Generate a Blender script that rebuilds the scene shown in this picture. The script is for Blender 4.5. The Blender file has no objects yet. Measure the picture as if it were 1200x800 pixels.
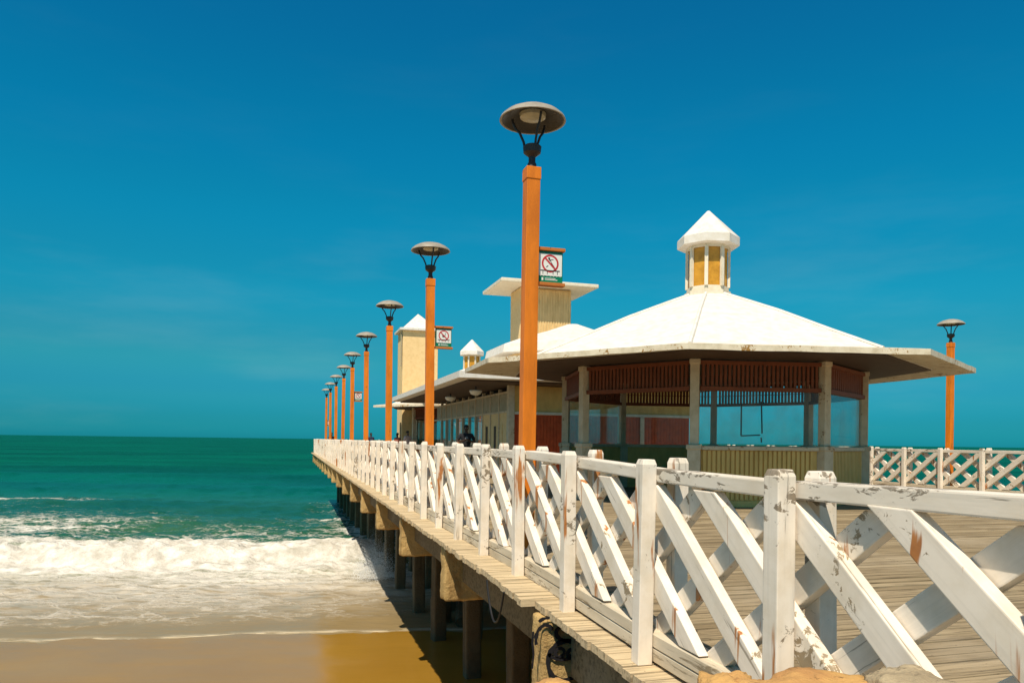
import bpy, bmesh, math, random
from mathutils import Vector, Matrix, noise
R = math.radians
random.seed(7)
C = bpy.context.scene.collection
SC = bpy.context.scene

# ------------------------------------------------------------------ frame
# world: Y runs along the pier out to sea, X across it, Z = 0 at the deck.
AZ = R(16.45)                       # the camera looks this far to the right of the pier's axis
CA, SA = math.cos(AZ), math.sin(AZ)
EYE = 1.16
SEA = -4.04                         # mean water level below the deck
AXIS = 8.98                         # centre line of the pier
XL = 1.90                           # outer posts of the left railing
XR = 2 * AXIS - XL
END = 64.2
def uw(u, w):                       # beach frame (shore runs along u, sea lies along w) to world
    return (CA * u + SA * w, -SA * u + CA * w)
def sstep(a, b, x):
    t = max(0.0, min(1.0, (x - a) / (b - a)))
    return t * t * (3 - 2 * t)
def zd(y):                          # the deck sags a little at its landward end
    return -0.050 * (1 - sstep(3.6, 6.4, y)) - 0.022 * math.exp(-((y - 3.0) / 0.9) ** 2)
def fbm(x, y, z=0.0, o=4):
    return noise.fractal(Vector((x, y, z)), 1.0, 2.0, o)

# ------------------------------------------------------------------ mesh builder
class MB:
    def __init__(self):
        self.v, self.f, self.t = [], [], []
        self.tint = 0.5
    def add(self, vs, fs):
        n = len(self.v)
        self.v += [tuple(v) for v in vs]
        self.f += [tuple(i + n for i in f) for f in fs]
        self.t += [self.tint] * len(fs)
        return self
    def box(self, c, s, m=None):
        x, y, z = s[0] / 2, s[1] / 2, s[2] / 2
        vs = [Vector((a * x, b * y, d * z)) for a in (-1, 1) for b in (-1, 1) for d in (-1, 1)]
        if m is not None: vs = [m @ v for v in vs]
        c = Vector(c)
        return self.add([v + c for v in vs], [(0, 1, 3, 2), (4, 6, 7, 5), (0, 4, 5, 1), (2, 3, 7, 6), (0, 2, 6, 4), (1, 5, 7, 3)])
    def span(self, a, b):           # box from corner to corner
        return self.box([(p + q) / 2 for p, q in zip(a, b)], [abs(q - p) for p, q in zip(a, b)])
    def loft(self, rings, cap=True, closed=False):
        n = len(rings[0]); vs = [p for r in rings for p in r]; fs = []
        k = len(rings)
        for i in range(k if closed else k - 1):
            j0, j1 = i * n, ((i + 1) % k) * n
            for j in range(n):
                fs.append((j0 + j, j0 + (j + 1) % n, j1 + (j + 1) % n, j1 + j))
        if cap and not closed:
            fs.append(tuple(reversed(range(n)))); fs.append(tuple((k - 1) * n + j for j in range(n)))
        return self.add(vs, fs)
    def lathe(self, prof, n=24, c=(0, 0, 0), a0=0.0, cap=True):
        rings = [[(c[0] + r * math.cos(a0 + 2 * math.pi * j / n), c[1] + r * math.sin(a0 + 2 * math.pi * j / n), c[2] + z) for j in range(n)] for r, z in prof]
        return self.loft(rings, cap)
    def tube(self, pts, r, n=8):
        pts = [Vector(p) for p in pts]; rings = []
        up = Vector((0, 0, 1))
        for i, p in enumerate(pts):
            d = (pts[min(i + 1, len(pts) - 1)] - pts[max(i - 1, 0)]).normalized()
            a = d.cross(up)
            if a.length < 1e-3: a = d.cross(Vector((1, 0, 0)))
            a.normalize(); b = d.cross(a)
            rr = r[i] if isinstance(r, (list, tuple)) else r
            rings.append([p + a * rr * math.cos(2 * math.pi * k / n) + b * rr * math.sin(2 * math.pi * k / n) for k in range(n)])
        return self.loft(rings)
    def prism(self, poly, z0, z1):
        return self.loft([[(x, y, z0) for x, y in poly], [(x, y, z1) for x, y in poly]])
    def build(self, name, mat, parent=None, bevel=0, smooth=False, seg=1, loc=None, rotz=0):
        me = bpy.data.meshes.new(name)
        me.from_pydata(self.v, [], self.f)
        if any(t != 0.5 for t in self.t):
            at = me.attributes.new('tint', 'FLOAT', 'FACE')
            at.data.foreach_set('value', self.t)
        bm = bmesh.new(); bm.from_mesh(me)
        bmesh.ops.recalc_face_normals(bm, faces=bm.faces)
        if bevel:
            es = [e for e in bm.edges if len(e.link_faces) == 2 and e.calc_face_angle(0) > 0.5]
            bmesh.ops.bevel(bm, geom=es, offset=bevel, segments=seg, affect='EDGES', profile=0.6)
        bm.to_mesh(me); bm.free()
        if smooth:
            me.polygons.foreach_set('use_smooth', [True] * len(me.polygons))
            try: me.set_sharp_from_angle(angle=R(40))
            except Exception: pass
        me.materials.append(mat)
        o = bpy.data.objects.new(name, me); C.objects.link(o)
        if parent is not None: o.parent = parent
        if loc is not None: o.location = loc
        o.rotation_euler.z = rotz
        return o
def link_copy(o, parent=None, loc=None, rot=None):
    c = o.copy(); C.objects.link(c)
    c.parent = parent
    if loc is not None: c.location = loc
    if rot is not None: c.rotation_euler = rot
    return c
def children_of(o):
    return [x for x in C.objects if x.parent == o]
def copy_tree(o, parent=None):
    c = link_copy(o, parent)
    for ch in children_of(o): copy_tree(ch, c)
    return c
def tag(o, label=None, cat=None, group=None, kind=None):
    if label: o['label'] = label
    if cat: o['category'] = cat
    if group: o['group'] = group
    if kind: o['kind'] = kind
    return o
def thing(name, label, cat, loc=(0, 0, 0), rz=0, group=None):
    o = bpy.data.objects.new(name, None); C.objects.link(o)
    o.empty_display_size = 0.2
    o.location = loc; o.rotation_euler.z = rz
    return tag(o, label, cat, group)

# ------------------------------------------------------------------ materials
class NT:
    def __init__(self, name):
        self.m = bpy.data.materials.new(name); self.m.use_nodes = True
        self.t = self.m.node_tree; self.n = self.t.nodes
        self.b = self.n['Principled BSDF']
    def node(self, typ, **kw):
        x = self.n.new(typ)
        for k, v in kw.items(): setattr(x, k, v)
        return x
    def ln(self, a, b): self.t.links.new(a, b)
    def val(self, x, sock):
        if isinstance(x, (int, float)): sock.default_value = x
        elif isinstance(x, (tuple, list)): sock.default_value = tuple(x) + ((1,) if len(x) == 3 and sock.type == 'RGBA' else ())
        else: self.ln(x, sock)
    def coords(self, rnd=True, scale=(1, 1, 1), world=False):
        if world: src = self.node('ShaderNodeNewGeometry').outputs['Position']
        else: src = self.node('ShaderNodeTexCoord').outputs['Object']
        if rnd:
            oi = self.node('ShaderNodeObjectInfo')
            ml = self.math('MULTIPLY', oi.outputs['Random'], 57.0)
            ad = self.node('ShaderNodeVectorMath', operation='ADD')
            self.ln(src, ad.inputs[0]); self.ln(ml, ad.inputs[1]); src = ad.outputs[0]
        mp = self.node('ShaderNodeMapping'); mp.inputs['Scale'].default_value = scale
        self.ln(src, mp.inputs['Vector']); return mp.outputs[0]
    def noise(self, vec, scale=5, detail=4, rough=0.55, dist=0.0):
        x = self.node('ShaderNodeTexNoise'); x.inputs['Scale'].default_value = scale
        x.inputs['Detail'].default_value = detail; x.inputs['Roughness'].default_value = rough
        x.inputs['Distortion'].default_value = dist
        self.ln(vec, x.inputs['Vector']); return x.outputs['Fac']
    def vor(self, vec, scale, feature='DISTANCE_TO_EDGE'):
        x = self.node('ShaderNodeTexVoronoi', feature=feature); x.inputs['Scale'].default_value = scale
        self.ln(vec, x.inputs['Vector']); return x.outputs['Distance']
    def ramp(self, fac, a, b, lo=0.0, hi=1.0):
        x = self.node('ShaderNodeMapRange', interpolation_type='SMOOTHSTEP')
        self.val(fac, x.inputs[0])
        for i, v in zip((1, 2, 3, 4), (a, b, lo, hi)): self.val(v, x.inputs[i])
        return x.outputs[0]
    def math(self, op, a, b=0.0, c=None):
        x = self.node('ShaderNodeMath', operation=op)
        self.val(a, x.inputs[0]); self.val(b, x.inputs[1])
        if c is not None: self.val(c, x.inputs[2])
        return x.outputs[0]
    def mix(self, fac, a, b, mode='MIX'):
        x = self.node('ShaderNodeMix', data_type='RGBA', blend_type=mode)
        self.val(fac, x.inputs['Factor']); self.val(a, x.inputs['A']); self.val(b, x.inputs['B'])
        return x.outputs['Result'] if False else x.outputs[2]
    def attr(self, name):
        return self.node('ShaderNodeAttribute', attribute_name=name).outputs['Fac']
    def sep(self, vec):
        x = self.node('ShaderNodeSeparateXYZ'); self.ln(vec, x.inputs[0]); return x.outputs
    def bump(self, h, strength=0.3, dist=0.01, nrm=None):
        x = self.node('ShaderNodeBump'); x.inputs['Strength'].default_value = strength
        x.inputs['Distance'].default_value = dist; self.ln(h, x.inputs['Height'])
        if nrm is not None: self.ln(nrm, x.inputs['Normal'])
        self.ln(x.outputs[0], self.b.inputs['Normal']); return x.outputs[0]
    def out(self, col=None, rough=None, spec=None):
        if col is not None: self.val(col, self.b.inputs['Base Color'])
        if rough is not None: self.val(rough, self.b.inputs['Roughness'])
        if spec is not None: self.val(spec, self.b.inputs['Specular IOR Level'])
        return self.m
WHITE = (0.85, 0.76, 0.645)
def m_paint(name, col, under, peel=0.64, var=0.12, rough=0.55, rust=0.0, grain=(1, 1, 1), bumpy=0.25, world=False, wood=None, tilt=0.0):
    n = NT(name); v = n.coords(scale=grain, rnd=not world, world=world)
    big = n.noise(v, 2.2, 3); fine = n.noise(v, 17, 6, 0.7, 0.6)
    f = n.math('ADD', n.math('MULTIPLY', big, 0.5), n.math('MULTIPLY', fine, 0.5))
    mask = n.ramp(f, peel, peel + 0.025)
    dirt = n.ramp(n.noise(v, 5.5, 6, 0.65), 0.35, 0.75)
    c = n.mix(dirt, col, tuple(x * (1 - var) * k for x, k in zip(col, (1.0, 0.96, 0.88))))
    und = n.mix(n.noise(v, 30, 4), tuple(x * 0.6 for x in under), under)
    c = n.mix(mask, c, und)
    crk = None
    if wood:
        mp = n.node('ShaderNodeMapping'); mp.inputs['Rotation'].default_value = (tilt, 0, 0)
        n.ln(n.coords(), mp.inputs['Vector'])
        m2 = n.node('ShaderNodeMapping'); m2.inputs['Scale'].default_value = wood; n.ln(mp.outputs[0], m2.inputs['Vector'])
        gn = n.noise(m2.outputs[0], 1.0, 5, 0.65, 0.25)
        crk = n.ramp(gn, 0.625, 0.66)
        c = n.mix(n.math('MULTIPLY', n.ramp(gn, 0.45, 0.65), 0.22), c, tuple(x * 0.6 for x in col))
        c = n.mix(n.math('MULTIPLY', crk, 0.62), c, tuple(x * 0.5 for x in under))
    if rust:
        vs = n.coords(scale=(9, 9, 1.1), rnd=True)
        r = n.ramp(n.noise(vs, 1.0, 4, 0.55, 0.4), 0.715 - rust, 0.76 - rust)
        rc = n.mix(n.noise(v, 20, 3), (0.20, 0.045, 0.004), (0.62, 0.215, 0.014))
        c = n.mix(n.math('MULTIPLY', r, 0.92), c, rc)
    hh = n.math('SUBTRACT', n.math('MULTIPLY', fine, 0.35), mask)
    if crk is not None: hh = n.math('SUBTRACT', hh, n.math('MULTIPLY', crk, 0.8))
    n.bump(hh, bumpy, 0.004)
    return n.out(c, rough, 0.35)
M = {}
M['fence'] = m_paint('peeling_white_paint', WHITE, (0.33, 0.26, 0.18), 0.575, 0.16, 0.55, rust=0.098, grain=(1, 0.45, 1), wood=(26, 26, 1.3))
M['fence_rail'] = m_paint('peeling_rail_paint', (0.80, 0.72, 0.61), (0.30, 0.245, 0.18), 0.538, 0.16, 0.6, grain=(1.4, 0.4, 1.4), wood=(26, 1.3, 26))
for nm_, tl_ in (('fence_brace', 1), ('fence_cross', -1)):
    M[nm_] = m_paint('brace_paint', WHITE, (0.36, 0.27, 0.16), 0.592, 0.14, 0.5, rust=0.092, grain=(1, 0.8, 0.8), wood=(26, 1.2, 26), tilt=-tl_ * math.atan2(.835, 1.1))
M['toe'] = m_paint('worn_kerb_timber', (0.66, 0.57, 0.43), (0.36, 0.27, 0.16), 0.545, 0.25, 0.75, grain=(1.5, 0.25, 1.5), wood=(22, 1.2, 22))
M['roof'] = m_paint('white_roof_coating', (0.76, 0.715, 0.65), (0.5, 0.36, 0.2), 0.69, 0.13, 0.6)
M['brim'] = m_paint('stained_canopy_edge', (0.74, 0.65, 0.49), (0.40, 0.21, 0.05), 0.565, 0.25, 0.7)
M['cream'] = m_paint('cream_render', (0.86, 0.60, 0.29), (0.4, 0.3, 0.16), 0.72, 0.12, 0.8)
M['cream_white'] = m_paint('off_white_paint', (0.76, 0.68, 0.53), (0.4, 0.3, 0.16), 0.68, 0.14, 0.7)
M['post_grey'] = m_paint('grey_cream_post_paint', (0.68, 0.55, 0.38), (0.34, 0.16, 0.05), 0.60, 0.2, 0.65)
M['frame'] = m_paint('weathered_frame_paint', (0.42, 0.35, 0.23), (0.22, 0.16, 0.09), 0.6, 0.2, 0.65)
M['orange'] = m_paint('orange_post_paint', (0.80, 0.215, 0.010), (0.30, 0.10, 0.03), 0.635, 0.3, 0.5, grain=(1, 1, 0.3), wood=(20, 20, 0.7))
M['sign_bar'] = m_paint('orange_bar_paint', (0.55, 0.17, 0.03), (0.25, 0.1, 0.03), 0.62, 0.2, 0.5)
M['red_wall'] = m_paint('dark_red_wall_paint', (0.56, 0.085, 0.018), (0.35, 0.06, 0.02), 0.66, 0.3, 0.6)
M['frieze'] = m_paint('red_brown_stain', (0.23, 0.060, 0.018), (0.12, 0.05, 0.02), 0.62, 0.3, 0.55)
M['olive'] = m_paint('olive_yellow_panel_paint', (0.74, 0.485, 0.155), (0.40, 0.25, 0.09), 0.68, 0.2, 0.6, grain=(1, 1, .4))
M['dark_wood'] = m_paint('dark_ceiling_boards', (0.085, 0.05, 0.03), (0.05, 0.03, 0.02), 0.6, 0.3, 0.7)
M['panel_cream'] = m_paint('cream_slat_paint', (0.84, 0.58, 0.26), (0.45, 0.28, 0.1), 0.66, 0.25, 0.6, grain=(1, 1, .3))
M['amber'] = m_paint('amber_panel', (0.62, 0.30, 0.03), (0.3, 0.15, 0.03), 0.66, 0.35, 0.25)

def m_concrete(name, col, dark, world=True):
    n = NT(name); v = n.coords(rnd=False, world=True)
    a = n.noise(v, 1.6, 6, 0.65); p = n.noise(v, 22, 5, 0.7)
    vs = n.coords(rnd=False, world=True, scale=(5, 5, 0.6))
    st = n.ramp(n.noise(vs, 1.0, 5, 0.6), 0.5, 0.72)
    c = n.mix(n.ramp(a, 0.35, 0.7), col, tuple(0.72 * x for x in col))
    c = n.mix(n.math('MULTIPLY', st, 0.55), c, dark)
    c = n.mix(n.ramp(p, 0.62, 0.72), c, tuple(0.5 * x for x in dark))
    n.bump(n.math('ADD', p, n.math('MULTIPLY', a, 2.0)), 0.8, 0.03)
    return n.out(c, 0.85, 0.25)
M['concrete'] = m_concrete('weathered_concrete', (0.56, 0.375, 0.15), (0.22, 0.11, 0.03))
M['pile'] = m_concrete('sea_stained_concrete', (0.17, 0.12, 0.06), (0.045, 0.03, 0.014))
M['seawall'] = m_concrete('seawall_masonry', (0.36, 0.28, 0.18), (0.14, 0.1, 0.06))

def m_deck(name, a, b, edge=False):
    n = NT(name); v = n.coords(rnd=False, world=True)
    t = n.attr('tint')
    mv = n.node('ShaderNodeVectorMath', operation='MULTIPLY_ADD')
    n.ln(v, mv.inputs[0]); mv.inputs[1].default_value = (0.9, 14, 14)
    n.ln(n.math('MULTIPLY', t, 91.0), mv.inputs[2])
    g = n.noise(mv.outputs[0], 2.0, 6, 0.65, 0.3)
    c = n.mix(t, a, b)
    c = n.mix(n.ramp(g, 0.42, 0.72), c, tuple(x * 0.45 for x in a))
    w = n.noise(v, 0.9, 4)
    if edge:
        px = n.sep(n.node('ShaderNodeNewGeometry').outputs['Position'])[0]
        c = n.mix(n.math('MULTIPLY', n.ramp(n.math('ADD', px, n.math('MULTIPLY', g, 0.25)), 2.35, 2.05), n.ramp(g, 0.66, 0.42, 0.25, 0.8)), c, (0.66, 0.52, 0.325))
    c = n.mix(n.math('MULTIPLY', n.ramp(w, 0.5, 0.72), 0.35), c, (0.45, 0.37, 0.26))
    sp = n.ramp(n.noise(v, 38, 3, 0.6), 0.66, 0.72)
    c = n.mix(n.math('MULTIPLY', sp, 0.6), c, (0.05, 0.035, 0.02))
    n.bump(g, 0.35, 0.006)
    return n.out(c, 0.8, 0.2)
M['deck'] = m_deck('weathered_deck_boards', (0.235, 0.175, 0.098), (0.375, 0.29, 0.175), True)
M['fascia'] = m_deck('grey_brown_fascia_board', (0.22, 0.15, 0.075), (0.36, 0.26, 0.14))

def m_plain(name, col, rough=0.5, metal=0.0, var=0.25, spec=0.4):
    n = NT(name); v = n.coords()
    f = n.noise(v, 9, 5, 0.6)
    c = n.mix(n.ramp(f, 0.35, 0.75), col, tuple(x * (1 - var) for x in col))
    n.b.inputs['Metallic'].default_value = metal
    n.bump(n.noise(v, 60, 3), 0.08, 0.002)
    return n.out(c, rough, spec)
M['black_metal'] = m_plain('black_lamp_metal', (0.022, 0.022, 0.024), 0.45)
M['shade'] = m_plain('grey_lamp_shade', (0.34, 0.30, 0.24), 0.5)
M['shade_in'] = m_plain('lamp_inner', (0.035, 0.03, 0.027), 0.5)
M['lens'] = m_plain('yellowed_lens', (0.55, 0.5, 0.36), 0.3)
M['black'] = m_plain('black_rubber', (0.012, 0.012, 0.013), 0.6)
M['graffiti'] = m_plain('black_spray_paint', (0.016, 0.014, 0.016), 0.6)
M['sign_white'] = m_plain('sign_white', (0.80, 0.78, 0.72), 0.4, var=0.08)
M['sign_red'] = m_plain('sign_red', (0.52, 0.03, 0.035), 0.4, var=0.15)
M['sign_green'] = m_plain('sign_green', (0.0, 0.20, 0.10), 0.4, var=0.15)
M['skin_dark'] = m_plain('dark_skin', (0.055, 0.026, 0.014), 0.5)
M['skin_brown'] = m_plain('brown_skin', (0.16, 0.075, 0.04), 0.5)
M['hair'] = m_plain('black_hair', (0.008, 0.007, 0.007), 0.6)
M['cloth_black'] = m_plain('black_cloth', (0.013, 0.013, 0.017), 0.85)
M['cloth_grey'] = m_plain('grey_print', (0.2, 0.2, 0.2), 0.8)
M['cloth_pink'] = m_plain('pale_pink_cloth', (0.72, 0.55, 0.52), 0.85)
M['cloth_rust'] = m_plain('rust_cloth', (0.35, 0.10, 0.06), 0.85)
M['cloth_blue'] = m_plain('navy_cloth', (0.03, 0.04, 0.09), 0.85)
M['notice'] = m_plain('orange_notice', (0.55, 0.13, 0.05), 0.5)

def m_glass():
    n = NT('window_glass')
    tr = n.node('ShaderNodeBsdfTransparent'); tr.inputs['Color'].default_value = (0.98, 0.99, 0.98, 1)
    gl = n.node('ShaderNodeBsdfGlossy'); gl.inputs['Roughness'].default_value = 0.03
    gl.inputs['Color'].default_value = (0.9, 0.95, 0.95, 1)
    fr = n.node('ShaderNodeFresnel'); fr.inputs['IOR'].default_value = 1.5
    df = n.node('ShaderNodeBsdfDiffuse'); df.inputs['Color'].default_value = (0.6, 0.52, 0.43, 1)
    v = n.coords()
    d = n.ramp(n.noise(v, 2.5, 5), 0.35, 0.75, 0.03, 0.12)
    m1 = n.node('ShaderNodeMixShader'); m2 = n.node('ShaderNodeMixShader')
    n.ln(n.math('MULTIPLY', fr.outputs[0], 0.4), m1.inputs[0]); n.ln(tr.outputs[0], m1.inputs[1]); n.ln(gl.outputs[0], m1.inputs[2])
    n.ln(d, m2.inputs[0]); n.ln(m1.outputs[0], m2.inputs[1]); n.ln(df.outputs[0], m2.inputs[2])
    n.ln(m2.outputs[0], n.n['Material Output'].inputs[0])
    return n.m
M['glass'] = m_glass()

def m_rock(name, col, dark):
    n = NT(name); v = n.coords()
    a = n.noise(v, 4, 6, 0.65); b = n.noise(v, 26, 6, 0.7)
    c = n.mix(n.ramp(a, 0.35, 0.68), col, dark)
    c = n.mix(n.ramp(b, 0.58, 0.7), c, tuple(x * 0.35 for x in dark))
    n.bump(n.math('ADD', n.math('MULTIPLY', a, 2), b), 0.7, 0.02)
    return n.out(c, 0.85, 0.25)
M['rock'] = m_rock('orange_sandstone', (0.62, 0.36, 0.12), (0.48, 0.25, 0.09))
M['rock_grey'] = m_rock('speckled_granite', (0.50, 0.40, 0.25), (0.28, 0.22, 0.14))
M['pave'] = m_concrete('promenade_paving', (0.42, 0.36, 0.28), (0.2, 0.16, 0.12))

# ------------------------------------------------------------------ beach and sea
def shore(u): return 21.0 + 0.19 * u + 0.45 * fbm(u * 0.13, 3.1) + 0.12 * fbm(u * 0.8, 9.7)
def fan(rows, ncol, amax, back, zf, name, mat, attrs=None):
    vs, fs, at = [], [], {}
    for i, w in enumerate(rows):
        for j in range(ncol + 1):
            a = -amax + 2 * amax * j / ncol
            u = (w + back) * math.tan(R(a))
            r = zf(u, w)
            vs.append((u, w, r[0]))
            for k, x in r[1].items(): at.setdefault(k, []).append(x)
    n1 = ncol + 1
    for i in range(len(rows) - 1):
        for j in range(ncol):
            fs.append((i * n1 + j, i * n1 + j + 1, (i + 1) * n1 + j + 1, (i + 1) * n1 + j))
    me = bpy.data.meshes.new(name); me.from_pydata(vs, [], fs)
    for k, x in at.items():
        me.attributes.new(k, 'FLOAT', 'POINT').data.foreach_set('value', x)
    me.polygons.foreach_set('use_smooth', [True] * len(me.polygons))
    me.materials.append(mat)
    o = bpy.data.objects.new(name, me); C.objects.link(o)
    o.rotation_euler.z = -AZ
    return o
def sand_mat():
    n = NT('wet_beach_sand'); v = n.coords(rnd=False)
    wet = n.attr('wet')
    big = n.noise(v, 0.35, 4); f = n.noise(v, 90, 3, 0.7)
    c = n.mix(big, (0.27, 0.135, 0.012), (0.365, 0.20, 0.026))
    c = n.mix(n.math('MULTIPLY', n.ramp(f, 0.4, 0.7), 0.25), c, (0.28, 0.18, 0.07))
    dry = n.mix(big, (0.58, 0.42, 0.22), (0.5, 0.36, 0.18))
    c = n.mix(wet, dry, c)
    rn = n.ramp(n.noise(n.coords(rnd=False, scale=(0.5, 1.2, 1)), 0.8, 5, 0.6), 0.35, 0.7, 0.09, 0.26)
    ro = n.ramp(wet, 0, 1, 0.9, rn)
    h = n.noise(n.coords(rnd=False, scale=(0.5, 1.6, 1)), 1.2, 3)
    h = n.math('ADD', h, n.math('MULTIPLY', n.noise(n.coords(rnd=False, scale=(0.7, 2.0, 1)), 5.0, 5, 0.6), 0.25))
    n.bump(h, 0.26, 0.03)
    n.b.inputs['IOR'].default_value = 1.4
    return n.out(c, ro, 0.5)
def sand_z(u, w):
    s = shore(u) - w
    z = SEA + (0.032 * s if s > 0 else 0.06 * s)
    z += 0.012 * fbm(u * 0.4, w * 0.7, 2.2)
    z = max(z, SEA - 3.5)
    return z, {'wet': 1 - sstep(9.5, 12.5, s + 1.2 * fbm(u * .2, w * .2, 7))}
rows = [-26 + 1.5 * i for i in range(20)] + [4 + 0.4 * i for i in range(60)] + [28 + 3 * i for i in range(16)] + [90, 150, 400, 1500, 12000]
sand = fan(rows, 150, 60, 50, sand_z, 'sand', sand_mat())
tag(sand, 'wet golden beach sand sloping under the surf', 'sand', kind='structure')

def crest(u): return 33.3 + 0.10 * u + 1.0 * fbm(u * 0.07, 1.3) + 0.5 * fbm(u * 0.3, 5.2)
def sea_z(u, w):
    X, Y = uw(u, w)
    s = w - shore(u)
    dep = sstep(0, 9, s)
    z = 0.0
    wc = crest(u)
    d = w - wc
    amp = 0.70 + 0.30 * fbm(u * 0.16, 8.8)
    inp = 1 - 0.75 * sstep(-7.5, -3.0, u) * (1 - sstep(20, 26, u))     # the wave dies among the piles
    pr = math.exp(-(d / (1.0 if d < 0 else 4.2)) ** 2)
    rough = 0.16 * fbm(u * 1.1, w * 1.1, 4.4) + 0.10 * fbm(u * 3.1, w * 3.1, 2.4, 3)
    z += amp * inp * pr * (1 + 1.0 * rough) + 0.5 * rough * math.exp(-((d + 1.2) / 2.2) ** 2) * inp
    for wc2, a2, s2, ph in ((47, 0.30, 2.6, 2.2), (60, 0.42, 3.4, 5.1), (78, 0.4, 4.5, 9.3), (101, 0.42, 6, 4.2), (131, 0.4, 7, 1.2), (170, 0.4, 9, 3.3)):
        c2 = wc2 + 0.08 * u + 3.0 * fbm(u * 0.03, ph)
        z += a2 * (0.6 + 0.6 * fbm(u * 0.05, ph * 3)) * math.exp(-((w - c2) / s2) ** 2)
    ch = 1 - sstep(120, 500, w)
    z += dep * ch * (0.13 * fbm(u * 0.22, w * 0.5, 1.1) + 0.11 * fbm(u * 0.7, w * 1.4, 6.1, 4))
    z += (1 - dep) * 0.012 * fbm(u * 0.8, w * 0.9, 1.7)
    lac = fbm(u * 0.11, w * 0.22, 3.7)
    foam = 0.0
    e = 0.9 * fbm(u * 0.5, w * 0.6, 7.5)
    foam = max(foam, inp * sstep(-3.2, -2.3, d + e * 0.5) * (1 - sstep(0.6, 7.5, d + e * 2.6)))
    foam = max(foam, inp * 0.66 * sstep(0, 2, d) * (1 - sstep(3, 22, d + 9 * lac + 0.5 * u + 4)) * (0.72 + 0.75 * lac))
    foam = max(foam, (0.50 + 0.28 * lac) * sstep(0.3, 2.5, s) * (1 - sstep(-2.6, -1.6, d)) * (1 - 0.35 * sstep(-6, -2, u)))
    c3 = 58 + 3 * fbm(u * .05, 2.1)
    foam = max(foam, 0.62 * math.exp(-((w - c3) / 2.6) ** 2) * (1 - sstep(-36, -25, u)))
    foam = max(foam, 0.58 * sstep(-22, -9, u) * (1 - sstep(-4, 4, u)) * sstep(36, 40, w) * (1 - sstep(60, 105, w)) * (0.6 + 0.8 * lac))
    line = math.exp(-((s - 0.10) / 0.10) ** 2) * (0.8 + 0.35 * fbm(u * 0.6, 1.9))
    shallow = 1 - sstep(5.0, 17.0, s + 3 * lac)
    return SEA + z, {'foam': foam, 'line': line, 'shallow': shallow, 'front': 1 - sstep(-3.2, -1.8, d), 'wash': (1 - sstep(-3.0, -1.6, d)) * sstep(0.8, 8.0, s) * (0.85 + 0.5 * lac) * (1 - 0.5 * sstep(-7, 0, u)), 'wave': max(0.0, min(1.0, inp * pr))}
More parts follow.
